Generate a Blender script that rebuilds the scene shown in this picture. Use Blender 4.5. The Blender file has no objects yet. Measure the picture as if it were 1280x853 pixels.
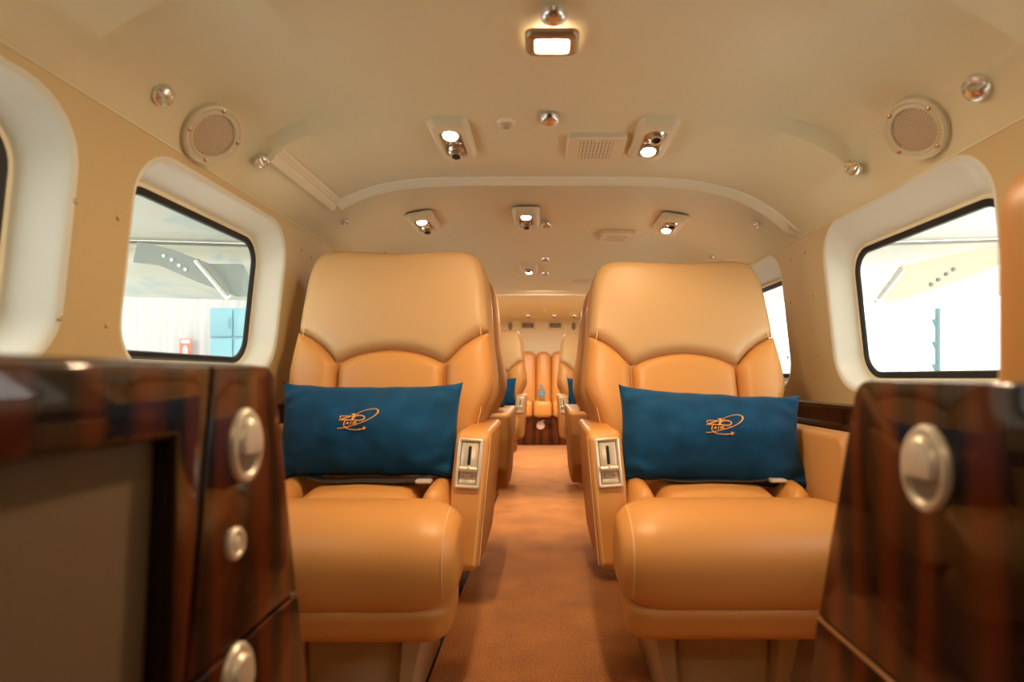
import bpy, bmesh, math, random
from mathutils import Vector, Matrix, noise
from mathutils.geometry import tessellate_polygon, delaunay_2d_cdt
random.seed(7)
C = bpy.context.scene.collection
PI = math.pi
# ---------------------------------------------------------------- camera frame (photo 1280 x 853)
F, VX, VY, CZ = 711.0, 678.0, 472.0, 0.70
def at(px, py, Y):
    return Vector(((px - VX) / F * Y, Y, CZ - (py - VY) / F * Y))

# ---------------------------------------------------------------- materials
def nt(name):
    m = bpy.data.materials.new(name); m.use_nodes = True
    n = m.node_tree.nodes; n.clear()
    out = n.new('ShaderNodeOutputMaterial')
    return m, n, m.node_tree.links, out
def mat(name, col, rough=0.5, metal=0.0, bump=0.0, bscale=200.0, var=0.0, vscale=6.0, coat=0.0, sheen=0.0, spec=0.5):
    m, n, l, out = nt(name)
    p = n.new('ShaderNodeBsdfPrincipled')
    p.inputs['Base Color'].default_value = (*col, 1); p.inputs['Roughness'].default_value = rough
    p.inputs['Metallic'].default_value = metal
    p.inputs['Coat Weight'].default_value = coat; p.inputs['Coat Roughness'].default_value = 0.06
    p.inputs['Sheen Weight'].default_value = sheen; p.inputs['Specular IOR Level'].default_value = spec
    tc = n.new('ShaderNodeTexCoord')
    if var:
        t = n.new('ShaderNodeTexNoise'); t.inputs['Scale'].default_value = vscale; t.inputs['Detail'].default_value = 4
        l.new(tc.outputs['Object'], t.inputs['Vector'])
        r = n.new('ShaderNodeMixRGB'); r.inputs[1].default_value = (*[c * (1 - var) for c in col], 1)
        r.inputs[2].default_value = (*[min(1, c * (1 + var)) for c in col], 1)
        l.new(t.outputs['Fac'], r.inputs[0]); l.new(r.outputs[0], p.inputs['Base Color'])
    if bump:
        t = n.new('ShaderNodeTexNoise'); t.inputs['Scale'].default_value = bscale; t.inputs['Detail'].default_value = 3
        l.new(tc.outputs['Object'], t.inputs['Vector'])
        b = n.new('ShaderNodeBump'); b.inputs['Strength'].default_value = bump; b.inputs['Distance'].default_value = 0.002
        l.new(t.outputs['Fac'], b.inputs['Height']); l.new(b.outputs['Normal'], p.inputs['Normal'])
    l.new(p.outputs[0], out.inputs[0])
    return m
def emit(name, col, s):
    m, n, l, out = nt(name)
    e = n.new('ShaderNodeEmission'); e.inputs[0].default_value = (*col, 1); e.inputs[1].default_value = s
    l.new(e.outputs[0], out.inputs[0]); return m
def glass(name, tint=(1, 1, 1)):
    m, n, l, out = nt(name)
    t = n.new('ShaderNodeBsdfTransparent'); t.inputs[0].default_value = (*tint, 1)
    g = n.new('ShaderNodeBsdfGlossy'); g.inputs['Roughness'].default_value = 0.02
    lw = n.new('ShaderNodeLayerWeight'); lw.inputs[0].default_value = .25; fr = n.new('ShaderNodeMath'); fr.operation = 'MULTIPLY'; fr.inputs[1].default_value = .25; l.new(lw.outputs['Facing'], fr.inputs[0])
    x = n.new('ShaderNodeMixShader')
    l.new(fr.outputs[0], x.inputs[0]); l.new(t.outputs[0], x.inputs[1]); l.new(g.outputs[0], x.inputs[2])
    l.new(x.outputs[0], out.inputs[0]); return m
def wood(name, dark, light, axis='Y', scale=22.0, coat=1.0):
    m, n, l, out = nt(name)
    p = n.new('ShaderNodeBsdfPrincipled'); p.inputs['Roughness'].default_value = 0.35; p.inputs['Specular IOR Level'].default_value = .1
    p.inputs['Coat Weight'].default_value = coat; p.inputs['Coat Roughness'].default_value = 0.05
    tc = n.new('ShaderNodeTexCoord'); mp = n.new('ShaderNodeMapping')
    mp.inputs['Scale'].default_value = (1, 1, 0.12); l.new(tc.outputs['Object'], mp.inputs['Vector'])
    w = n.new('ShaderNodeTexWave'); w.bands_direction = axis
    w.inputs['Scale'].default_value = scale / 6.28; w.inputs['Distortion'].default_value = 5.0
    w.inputs['Detail'].default_value = 3; w.inputs['Detail Scale'].default_value = 2.2
    l.new(mp.outputs[0], w.inputs['Vector'])
    t = n.new('ShaderNodeTexNoise'); t.inputs['Scale'].default_value = 160; t.inputs['Detail'].default_value = 4
    l.new(mp.outputs[0], t.inputs['Vector'])
    ad = n.new('ShaderNodeMath'); ad.operation = 'MULTIPLY_ADD'; ad.inputs[1].default_value = 0.35
    l.new(t.outputs['Fac'], ad.inputs[0]); l.new(w.outputs['Fac'], ad.inputs[2])
    r = n.new('ShaderNodeValToRGB')
    r.color_ramp.elements[0].position = 0.35; r.color_ramp.elements[0].color = (*dark, 1)
    r.color_ramp.elements[1].position = 1.0; r.color_ramp.elements[1].color = (*light, 1)
    l.new(ad.outputs[0], r.inputs[0]); l.new(r.outputs[0], p.inputs['Base Color'])
    l.new(p.outputs[0], out.inputs[0]); return m
def dots(name, base, hole, sx, sy, rad, metal=0.0):
    """perforated sheet: round holes on a grid of the object's own x and y"""
    m, n, l, out = nt(name)
    p = n.new('ShaderNodeBsdfPrincipled'); p.inputs['Roughness'].default_value = 0.45; p.inputs['Metallic'].default_value = metal
    tc = n.new('ShaderNodeTexCoord'); mp = n.new('ShaderNodeMapping'); mp.inputs['Scale'].default_value = (1 / sx, 1 / sy, 0)
    l.new(tc.outputs['Object'], mp.inputs['Vector'])
    fr = n.new('ShaderNodeVectorMath'); fr.operation = 'FRACTION'; l.new(mp.outputs[0], fr.inputs[0])
    d = n.new('ShaderNodeVectorMath'); d.operation = 'DISTANCE'; d.inputs[1].default_value = (0.5, 0.5, 0)
    l.new(fr.outputs[0], d.inputs[0])
    lt = n.new('ShaderNodeMath'); lt.operation = 'LESS_THAN'; lt.inputs[1].default_value = rad; l.new(d.outputs['Value'], lt.inputs[0])
    x = n.new('ShaderNodeMixRGB'); x.inputs[1].default_value = (*base, 1); x.inputs[2].default_value = (*hole, 1)
    l.new(lt.outputs[0], x.inputs[0]); l.new(x.outputs[0], p.inputs['Base Color'])
    l.new(p.outputs[0], out.inputs[0]); return m
def carpet_mat():
    m, n, l, out = nt('carpet')
    p = n.new('ShaderNodeBsdfPrincipled'); p.inputs['Roughness'].default_value = 0.95; p.inputs['Sheen Weight'].default_value = 0.3
    tc = n.new('ShaderNodeTexCoord')
    t = n.new('ShaderNodeTexNoise'); t.inputs['Scale'].default_value = 260; t.inputs['Detail'].default_value = 4
    t2 = n.new('ShaderNodeTexNoise'); t2.inputs['Scale'].default_value = 7; t2.inputs['Detail'].default_value = 5
    l.new(tc.outputs['Object'], t.inputs['Vector']); l.new(tc.outputs['Object'], t2.inputs['Vector'])
    w = n.new('ShaderNodeTexWave'); w.bands_direction = 'Y'; w.inputs['Scale'].default_value = 55; w.inputs['Distortion'].default_value = 2.5
    l.new(tc.outputs['Object'], w.inputs['Vector'])
    r = n.new('ShaderNodeValToRGB')
    r.color_ramp.elements[0].position = 0.38; r.color_ramp.elements[0].color = (.24, .085, .015, 1)
    r.color_ramp.elements[1].position = 0.64; r.color_ramp.elements[1].color = (.80, .31, .068, 1)
    a = n.new('ShaderNodeMath'); a.operation = 'MULTIPLY_ADD'; a.inputs[1].default_value = 0.75
    b = n.new('ShaderNodeMath'); b.operation = 'MULTIPLY_ADD'; b.inputs[1].default_value = 0.25; b.inputs[2].default_value = 0.02
    l.new(t2.outputs['Fac'], b.inputs[0]); l.new(t.outputs['Fac'], a.inputs[0]); l.new(b.outputs[0], a.inputs[2])
    l.new(a.outputs[0], r.inputs[0]); l.new(r.outputs[0], p.inputs['Base Color'])
    h = n.new('ShaderNodeMath'); h.operation = 'MULTIPLY_ADD'; h.inputs[1].default_value = 0.22
    l.new(w.outputs['Fac'], h.inputs[0]); l.new(t.outputs['Fac'], h.inputs[2])
    bp = n.new('ShaderNodeBump'); bp.inputs['Strength'].default_value = 0.8; bp.inputs['Distance'].default_value = 0.004
    l.new(h.outputs[0], bp.inputs['Height']); l.new(bp.outputs[0], p.inputs['Normal'])
    l.new(p.outputs[0], out.inputs[0]); return m
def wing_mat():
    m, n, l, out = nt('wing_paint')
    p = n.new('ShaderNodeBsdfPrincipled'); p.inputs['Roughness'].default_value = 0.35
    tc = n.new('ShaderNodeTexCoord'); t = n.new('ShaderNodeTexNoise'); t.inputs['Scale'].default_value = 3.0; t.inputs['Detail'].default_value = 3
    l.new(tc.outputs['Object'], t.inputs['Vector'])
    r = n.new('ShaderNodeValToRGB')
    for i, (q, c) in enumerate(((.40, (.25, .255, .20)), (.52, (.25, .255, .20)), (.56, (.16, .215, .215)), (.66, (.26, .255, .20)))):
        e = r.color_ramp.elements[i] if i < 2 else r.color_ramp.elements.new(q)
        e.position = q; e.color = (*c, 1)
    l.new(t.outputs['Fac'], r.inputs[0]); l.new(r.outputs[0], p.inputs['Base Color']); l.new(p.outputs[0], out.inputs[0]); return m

M = dict(
    ceiling=mat('headliner_vinyl', (.74, .68, .45), .45, bump=.08, bscale=500, var=.02),
    wall=mat('wall_vinyl', (.62, .48, .25), .42, bump=.08, bscale=500, var=.02),
    reveal=mat('reveal_paint', (.77, .79, .69), .38),
    cockpit=mat('dark_cockpit_panel', (.07, .06, .05), .6),
    rear=mat('rear_wall_vinyl', (.84, .76, .56), .5),
    trim=mat('ivory_trim', (.86, .80, .60), .38),
    seal=mat('black_rubber', (.006, .006, .006), .55),
    pane=glass('window_glass', (.97, .99, .985)),
    leather=mat('tan_leather', (.66, .30, .078), .40, bump=.12, bscale=900, var=.05, vscale=5, spec=.45),
    leather_lit=mat('lit_tan_leather', (.58, .345, .145), .42, bump=.12, bscale=900, var=.04, vscale=5, spec=.45),  # tan leather with the headrest's paler overhead light put into its colour
    leather_side=mat('side_tan_leather', (.55, .27, .085), .45, bump=.12, bscale=900, var=.05, spec=.4),
    thread=mat('stitch_thread', (.80, .52, .25), .7),
    base=mat('seat_base_plastic', (.46, .34, .19), .5, var=.03),
    black=mat('black_plastic', (.01, .009, .008), .5),
    plate=mat('champagne_metal', (.86, .76, .58), .28, .55),
    chrome=mat('brushed_chrome', (.74, .73, .70), .27, 1.0),
    satin=mat('satin_nickel', (.80, .73, .62), .42, .45),
    brass=mat('brass_screw', (.62, .40, .20), .3, 1.0),
    wood=wood('dark_lacquered_wood', (.006, .0012, .0006), (.085, .0115, .0018), 'Y', 38),
    wood_rear=wood('red_lacquered_wood', (.03, .006, .002), (.11, .022, .006), 'X', 20),
    recess=mat('taupe_suede', (.18, .115, .06), .75, bump=.1),
    velvet=mat('blue_velvet', (.003, .060, .150), .8, bump=.3, bscale=90, var=.6, vscale=22, sheen=.06, spec=.2),
    embroidery=mat('orange_embroidery', (.95, .45, .10), .6),
    belt=mat('belt_webbing', (.045, .03, .018), .8),
    carpet=carpet_mat(),
    dark=mat('dark_gap', (.015, .011, .008), .7),
    ledge=wood('ledge_wood', (.018, .006, .003), (.06, .02, .008), 'Z', 40),
    mesh=dots('speaker_mesh', (.70, .60, .43), (.12, .08, .05), .0040, .0040, .31, .2),
    fitting=mat('beige_fitting', (.74, .66, .45), .4), speaker_rim=mat('beige_rim', (.66, .58, .40), .4),
    perf=dots('perforated_cover', (.74, .66, .45), (.03, .02, .012), .0085, .0115, .23),
    lens=emit('warm_lens', (1, .80, .58), 14.0),
    lens_dim=emit('dim_lens', (1, .84, .62), 1.3),
    domelens=emit('dome_lens', (1, .72, .46), 14.0),
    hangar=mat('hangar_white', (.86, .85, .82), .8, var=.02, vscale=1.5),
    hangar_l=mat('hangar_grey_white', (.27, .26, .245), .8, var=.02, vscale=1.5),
    ground=mat('hangar_concrete', (.80, .80, .77), .7, var=.06, vscale=.7),
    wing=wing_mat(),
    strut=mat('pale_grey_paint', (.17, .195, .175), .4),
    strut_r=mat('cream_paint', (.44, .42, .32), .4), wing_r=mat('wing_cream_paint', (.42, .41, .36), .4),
    blue=mat('blue_steel', (.085, .185, .205), .5, var=.05, vscale=2),
    bluedark=mat('blue_steel_edge', (.07, .15, .17), .5),
    teal=mat('teal_paint', (.045, .115, .12), .5),
    grey=mat('grey_pipe', (.50, .62, .62), .5),
    red=mat('sign_red', (.42, .07, .04), .5), white=mat('sign_white', (.5, .5, .48), .5),
    bottle=glass('bottle_plastic', (.75, .88, .95)), cap=mat('bottle_cap', (.12, .35, .60), .4), blabel=mat('bottle_label', (.10, .35, .62), .5),
)

# ---------------------------------------------------------------- mesh helpers
class MB:
    def __init__(s, X=None): s.v = []; s.f = []; s.X = X or Matrix()
    def add(s, vs, fs, X=None):
        o = len(s.v); X = s.X @ X if X else s.X
        s.v += [X @ Vector(p) for p in vs]; s.f += [tuple(i + o for i in f) for f in fs]; return s
    def rings(s, R, cap0=True, cap1=True, closed=True, X=None):
        n = len(R[0]); vs = [p for r in R for p in r]; fs = []
        for i in range(len(R) - 1):
            for j in range(n if closed else n - 1):
                k = (j + 1) % n
                fs.append((i * n + j, i * n + k, (i + 1) * n + k, (i + 1) * n + j))
        if cap0: fs.append(tuple(range(n))[::-1])
        if cap1: fs.append(tuple((len(R) - 1) * n + j for j in range(n)))
        return s.add(vs, fs, X)
    def box(s, c, d, bev=0.0, seg=2, X=None):
        bm = bmesh.new(); bmesh.ops.create_cube(bm, size=1)
        for v in bm.verts: v.co = Vector((v.co.x * d[0], v.co.y * d[1], v.co.z * d[2]))
        if bev: bmesh.ops.bevel(bm, geom=bm.edges[:], offset=bev, segments=seg, profile=.5, affect='EDGES')
        bm.verts.index_update()
        vs = [v.co + Vector(c) for v in bm.verts]; fs = [tuple(v.index for v in f.verts) for f in bm.faces]; bm.free()
        return s.add(vs, fs, X)
    def tube(s, pts, r, n=8, closed=False, X=None):
        pts = [Vector(p) for p in pts]; R = []; N = len(pts); up = None
        for i, p in enumerate(pts):
            a = pts[(i - 1) % N] if (closed or i) else p; b = pts[(i + 1) % N] if (closed or i < N - 1) else p
            t = (b - a).normalized()
            if up is None: up = t.orthogonal().normalized()
            up = (up - t * up.dot(t)); up = up.normalized() if up.length > 1e-6 else t.orthogonal().normalized()
            w = t.cross(up); rr = r[i] if isinstance(r, (list, tuple)) else r
            R.append([p + (up * math.cos(2 * PI * k / n) + w * math.sin(2 * PI * k / n)) * rr for k in range(n)])
        if closed: R.append(R[0]); return s.rings(R, False, False, X=X)
        return s.rings(R, X=X)
    def lathe(s, prof, n=32, X=None):
        R = [[(r * math.cos(2 * PI * k / n), r * math.sin(2 * PI * k / n), z) for k in range(n)] for r, z in prof]
        return s.rings(R, X=X)
    def slab(s, out, t0, t1, rad, X=None, seg=4):
        """outline (x, y) extruded from z=t0 to z=t1 with rounded rims"""
        def off(o, d):
            n = len(o); res = []
            A = sum(o[i][0] * o[(i + 1) % n][1] - o[(i + 1) % n][0] * o[i][1] for i in range(n)); sg = 1 if A > 0 else -1
            for i in range(n):
                a, b, c = Vector(o[i - 1]), Vector(o[i]), Vector(o[(i + 1) % n])
                e1 = (b - a).normalized(); e2 = (c - b).normalized(); t = e1 + e2
                t = t.normalized() if t.length > 1e-6 else e1
                nn = Vector((-t.y, t.x)) * sg; co = max(.5, nn.dot(Vector((-e1.y, e1.x)) * sg))
                res.append(b + nn * d / co)
            return res
        R = []
        for k in range(seg + 1):
            a = PI / 2 * k / seg; o = off(out, rad * (1 - math.sin(a))); z = t0 + rad * (1 - math.cos(a))
            R.append([(p[0], p[1], z) for p in o])
        for k in range(seg + 1):
            a = PI / 2 * k / seg; o = off(out, rad * (1 - math.cos(a))); z = t1 - rad * (1 - math.sin(a))
            R.append([(p[0], p[1], z) for p in o])
        return s.rings(R, X=X)
    def puff(s, out, h, w0=0.0, back=0.02, power=3.2, X=None, ctr=None, rim=None):
        """stuffed panel: outline in (x, y); rolled rim, gentle crown up to z = w0 + h"""
        o = [Vector((p[0], p[1])) for p in out]; d = []
        for i, p in enumerate(o):                       # even spacing along the outline
            q = o[(i + 1) % len(o)]; k = max(1, int((q - p).length / .009)); d += [p.lerp(q, t / k) for t in range(k)]
        o = d; n = len(o)
        x0, x1 = min(p.x for p in o), max(p.x for p in o); y0, y1 = min(p.y for p in o), max(p.y for p in o)
        rim = rim or min(.045, .42 * min(x1 - x0, y1 - y0)); cx, cy = (x0 + x1) / 2, (y0 + y1) / 2
        def dist(p):
            b = 9
            for i in range(n):
                a, c = o[i], o[(i + 1) % n]; e = c - a; t = max(0, min(1, (p - a).dot(e) / max(1e-12, e.length_squared)))
                b = min(b, (p - a - e * t).length_squared)
            return math.sqrt(b)
        def inside(p):
            r = False
            for i in range(n):
                a, c = o[i], o[(i + 1) % n]
                if (a.y > p.y) != (c.y > p.y) and p.x < (c.x - a.x) * (p.y - a.y) / (c.y - a.y) + a.x: r = not r
            return r
        A = sum(o[i].x * o[(i + 1) % n].y - o[(i + 1) % n].x * o[i].y for i in range(n)); sg = 1 if A > 0 else -1
        pts = list(o); ds = [0.0] * n
        for ins in (.012, .05, .12, .23, .40, .64):
            for i in range(n):
                t = (o[(i + 1) % n] - o[i - 1]).normalized(); p = o[i] + Vector((-t.y, t.x)) * sg * ins * rim
                if inside(p):
                    dd = dist(p)
                    if dd > ins * rim * .93: pts.append(p); ds.append(dd)
        g = .0125; 
        for iy in range(int((y1 - y0) / g) + 1):
            for ix in range(int((x1 - x0) / g) + 1):
                p = Vector((x0 + g * (ix + .5 * (iy % 2)), y0 + g * iy))
                if inside(p):
                    dd = dist(p)
                    if dd > rim * .75: pts.append(p); ds.append(dd)
        vv, _, ff, ov, _, _ = delaunay_2d_cdt(pts, [(i, (i + 1) % n) for i in range(n)], [], 1, 1e-6)
        vs = []
        for k, p in enumerate(vv):
            dd = ds[ov[k][0]] if ov[k] else 0
            t = min(1, dd / rim); e = (1 - (1 - t) ** 2.6) ** .62
            c = max(0, 1 - .5 * ((p.x - cx) / (x1 - x0) * 2) ** 2 - .5 * ((p.y - cy) / (y1 - y0) * 2) ** 2)
            vs.append((p.x, p.y, w0 + h * e * (.62 + .38 * c)))
        m = len(vs); vs += [(p.x, p.y, w0 - back) for p in o]; idx = {}
        for k, a in enumerate(ov):
            for q in a:
                if q < n: idx[q] = k
        fs = [tuple(f) for f in ff] + [(idx[i], idx[(i + 1) % n], m + (i + 1) % n, m + i) for i in range(n) if i in idx and (i + 1) % n in idx] + [tuple(range(m, m + n))]
        return s.add(vs, fs, X)
    def build(s, name, m, parent=None, smooth=True, angle=40):
        me = bpy.data.meshes.new(name); me.from_pydata([tuple(v) for v in s.v], [], s.f)
        bm = bmesh.new(); bm.from_mesh(me); bmesh.ops.recalc_face_normals(bm, faces=bm.faces[:]); bm.to_mesh(me); bm.free()
        if smooth:
            me.shade_smooth(); me.set_sharp_from_angle(angle=math.radians(angle))
        me.materials.append(m)
        o = bpy.data.objects.new(name, me); C.objects.link(o)
        if parent: o.parent = parent
        return o
def rrect(w, h, r, n=6, c=(0, 0)):
    o = []
    for cx, cy, a in ((w/2-r, h/2-r, 0), (-w/2+r, h/2-r, 90), (-w/2+r, -h/2+r, 180), (w/2-r, -h/2+r, 270)):
        for k in range(n + 1):
            t = math.radians(a + 90 * k / n); o.append((c[0] + cx + r * math.cos(t), c[1] + cy + r * math.sin(t)))
    return o
def spline(P, n=6, closed=False):
    P = [Vector(p) for p in P]; o = []; N = len(P)
    for i in range(N if closed else N - 1):
        if closed: a, b, c, d = P[i-1], P[i], P[(i+1) % N], P[(i+2) % N]
        else: a, b, c, d = P[max(i-1, 0)], P[i], P[i+1], P[min(i+2, N-1)]
        for k in range(n):
            t = k / n
            o.append(.5*((2*b)+(c-a)*t+(2*a-5*b+4*c-d)*t*t+(3*b-a-3*c+d)*t**3))
    if not closed: o.append(P[-1])
    return o
def poly(segs):
    """closed outline out of open curves laid end to end"""
    o = []
    for s in segs:
        for p in s:
            p = Vector(p)
            if not o or (o[-1] - p).length > 1e-4: o.append(p)
    if (o[0] - o[-1]).length < 1e-4: o.pop()
    return o
def tag(o, label, cat, group=None, kind=None):
    if label: o['label'] = label
    if cat: o['category'] = cat
    if group: o['group'] = group
    if kind: o['kind'] = kind
    return o
def empty(name, X=None, label=None, cat=None, group=None):
    o = bpy.data.objects.new(name, None); o.empty_display_size = .05; C.objects.link(o)
    if X is not None: o.matrix_world = X if isinstance(X, Matrix) else Matrix.Translation(X)
    return tag(o, label, cat, group)
def kids(o): return [c for c in bpy.data.objects if c.parent == o]
def dup(o, X=None, label=None, group=None, parent=None):
    c = o.copy(); C.objects.link(c)
    if parent: c.parent = parent
    for k in kids(o): dup(k, parent=c)
    if X is not None: c.matrix_world = X if isinstance(X, Matrix) else Matrix.Translation(X)
    if label: c['label'] = label
    if group: c['group'] = group
    return c
def frame(p, z, y=(0, 1, 0)):
    z = Vector(z).normalized(); y = Vector(y); y = (y - z * y.dot(z)).normalized(); x = y.cross(z)
    X = Matrix((x, y, z)).transposed().to_4x4(); X.translation = p; return X

# ---------------------------------------------------------------- cabin shell
Y0, Y1, YT, YA = -.75, 6.25, 1.575, 3.765
SL, SR, TOP = .406, .386, .55
WL, WR, LEAN = .698, .757, .107
def xl(z): return -(WL - LEAN * z)
def xr(z): return WR - LEAN * z
def pw(Y):
    return 5.0 if Y < .775 else 8.5 if Y < 1.2 else 5.0
def top(Y): return TOP if Y < YA else .63
def cz(x, Y, p=None, t=None):
    p = p or pw(Y); t = t or top(Y)
    s, w = (SL, -xl(SL)) if x < 0 else (SR, xr(SR))
    return s + (t - s) * (1 - min(1, abs(x) / w) ** p)
def hit_ceiling(px, py):
    d = at(px, py, 1) - Vector((0, 0, CZ)); Y = .3
    while Y < 6.24 and d.z * Y < cz(d.x * Y, Y): Y += .002
    x = d.x * Y; e = 1e-3
    n = Vector(((cz(x + e, Y) - cz(x - e, Y)) / (2 * e), 0, -1)).normalized()
    return Vector((x, Y, CZ + cz(x, Y))), n
def hit_wall(px, py):
    d = at(px, py, 1) - Vector((0, 0, CZ))
    if d.x < 0: Y = -WL / (d.x - LEAN * d.z); n = Vector((1, 0, -LEAN))
    else: Y = WR / (d.x + LEAN * d.z); n = Vector((-1, 0, -LEAN))
    return Vector((d.x * Y, Y, CZ + d.z * Y)), n.normalized()
def struct(o): o['kind'] = 'structure'; return o

mb = MB(); mb.add([(-.9, Y0, 0), (.9, Y0, 0), (.9, Y1, 0), (-.9, Y1, 0)], [(0, 1, 2, 3)])
struct(mb.build('floor', M['carpet'], smooth=False))
# ceiling: one skin, with the small steps between its panels
xs = [-1 + 2 * k / 80 for k in range(81)]
def ring(Y, p, t):
    r = []
    for u in xs:
        u = math.copysign(1 - (1 - abs(u)) ** 1.6, u)
        x = u * (-xl(SL) if u < 0 else xr(SR)); r.append((x, Y, CZ + cz(x, Y, p, t)))
    return r
secs = [(Y0, 5, TOP), (.3, 5, TOP), (.770, 5, TOP), (.782, 8.5, TOP + .010), (1.0, 8.5, TOP + .008), (1.193, 8.5, TOP + .005), (1.207, 5, TOP), (1.4, 5, TOP),
        (YT + .02, 5, TOP), (YT + .06, 5.4, TOP + .012), (2.3, 5.0, TOP + .004), (2.32, 5.6, TOP + .004), (3.13, 5.2, TOP), (3.15, 5.2, TOP - .006), (YA - .012, 5.2, TOP - .004), (YA, 6, .63), (4.6, 6, .63), (Y1, 6, .63)]
mb = MB(); mb.rings([ring(*s) for s in secs], False, False, closed=False)
struct(mb.build('ceiling', M['ceiling'], angle=60))
# rear and front walls
for nm, y, m in (('wall_rear', Y1 - .002, 'rear'), ('wall_front', Y0 + .002, 'cockpit')):
    mb = MB(); mb.add([(-.9, y, 0), (.9, y, 0), (.9, y, 1.45), (-.9, y, 1.45)], [(0, 1, 2, 3)]); struct(mb.build(nm, M[m], smooth=False))

def wpt(side, Y, z, d):
    """point of the side wall at height z above the camera, d outboard of it"""
    n = Vector((-1, 0, LEAN)).normalized() if side < 0 else Vector((1, 0, LEAN)).normalized()
    return Vector((xl(z) if side < 0 else xr(z), Y, CZ + z)) + n * d
OPEN = {-1: [(.255, .802), (.94, 1.462), (1.725, 2.25), (2.52, 3.04), (3.3, 3.82), (4.1, 4.62)],
        1: [(.255, .802), (.925, 1.455), (1.735, 2.26), (2.52, 3.04), (3.3, 3.82), (4.1, 4.62)]}
ZO = {-1: (.018, .375, .044, .318), 1: (-.02, .372, .008, .292)}
wn = 0
for side, nm in ((-1, 'left'), (1, 'right')):
    s0 = SL if side < 0 else SR; zo0, zo1, zg0, zg1 = ZO[side]
    outer = [(Y0, -.12), (Y1, -.12), (Y1, s0), (Y0, s0)]
    loops = [outer]
    for a, b in OPEN[side]:
        loops.append(rrect(b - a + .03, zo1 - zo0 + .03, .095, 8, ((a + b) / 2, (zo0 + zo1) / 2)))
    tri = tessellate_polygon([[Vector((p[0], p[1], 0)) for p in L] for L in loops])
    flat = [p for L in loops for p in L]
    mb = MB(); mb.add([wpt(side, y, z, 0) for y, z in flat], [tuple(t) for t in tri])
    xb = xl(-.12) if side < 0 else xr(-.12); xf = side * (abs(xb) - .03)
    mb.add([(xb, Y0, CZ - .12), (xb, Y1, CZ - .12), (xf, Y1, 0), (xf, Y0, 0)], [(0, 1, 2, 3)])
    struct(mb.build('wall_' + nm, M['wall'], smooth=False))
    for a, b in OPEN[side]:
        wn += 1; c = ((a + b) / 2, (zo0 + zo1) / 2)
        root = struct(empty('window_%d' % wn, wpt(side, c[0], c[1], 0))); inv = root.matrix_world.inverted()
        def L(e, d, r, g=False, e2=0):
            if g: o = rrect(b - a - .085 + 2 * e, zg1 - zg0 + 2 * e, r + e, 8, (c[0] - .012, (zg0 + zg1) / 2))
            else: o = rrect(b - a + 2 * e, zo1 - zo0 + 2 * e, r + e, 8, c)
            return [inv @ wpt(side, y, z, d) for y, z in o]
        mb = MB()
        mb.rings([L(.015, 0, .08), L(.0085, .0012, .08), L(.0035, .005, .08), L(0, .012, .08), L(.028, .046, .045, True), L(.026, .050, .045, True), L(.022, .0525, .045, True)], False, False)
        mb.build('reveal', M['reveal'], root, angle=70)
        mb = MB(); mb.rings([L(.0235, .0525, .045, True), L(.022, .0475, .045, True), L(.0155, .048, .045, True), L(.0145, .0535, .045, True)], False, False)
        mb.build('window_frame', M['trim'], root, angle=50)
        mb = MB(); mb.rings([L(.0160, .0535, .045, True), L(.0145, .0485, .045, True), L(.002, .0490, .045, True), L(0, .0535, .045, True)], False, False)
        mb.build('window_seal', M['seal'], root, angle=50)
        mb = MB(); mb.add(L(.004, .0525, .045, True), [tuple(range(36))]); mb.build('pane', M['pane'], root, smooth=False)

# arched trim, lengthwise rail, aft ridge, ledges, seat tracks
def sweep_arch(Y, u0, u1, prof, t=None, p=None):
    R = []
    for k in range(61):
        u = u0 + (u1 - u0) * k / 60; w = -xl(SL) if u < 0 else xr(SR); x = u * w; e = 1e-3
        z = cz(x, Y, p or 5, t or TOP)
        n = Vector(((cz(min(x + e, .7), Y, p or 5, t or TOP) - cz(max(x - e, -.65), Y, p or 5, t or TOP)) / (2 * e), 0, -1)).normalized()
        R.append([Vector((x, Y + q[0], CZ + z)) + n * q[1] for q in prof])
    return R
rid = [(-.020, -.003), (-.018, .004), (-.012, .006), (-.010, .003), (-.004, .0075), (-.001, .0045), (.006, .013), (.016, .014), (.020, .006), (.020, -.003)]
mb = MB(); mb.rings(sweep_arch(YT, -.868, .992, rid)); struct(mb.build('trim_1', M['trim'], angle=50))
def rail_x(q, Y):
    x = -.567 + q[0] * .80; return Vector((x, Y, CZ + cz(x, 1.4, 5) - q[1] * .9))
mb = MB(); mb.rings([[rail_x((-q[0], q[1]), Y) for q in rid] for Y in (1.212, YT - .005)]); struct(mb.build('trim_2', M['trim'], angle=50))
mb = MB(); mb.rings(sweep_arch(YA - .012, -.99, .99, [(-.015, -.002), (-.012, .004), (.008, .005), (.010, -.002)], TOP - .004, 5.2)); struct(mb.build('trim_3', M['rear'], angle=50))
# thin piping where ceiling meets each wall
for i, (s0, fx) in enumerate(((SL, xl), (SR, xr))):
    mb = MB(); mb.tube([(fx(s0), Y0, CZ + s0), (fx(s0), Y1, CZ + s0)], .002, 8); struct(mb.build('trim_%d' % (4 + i), M['ceiling']))
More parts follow.
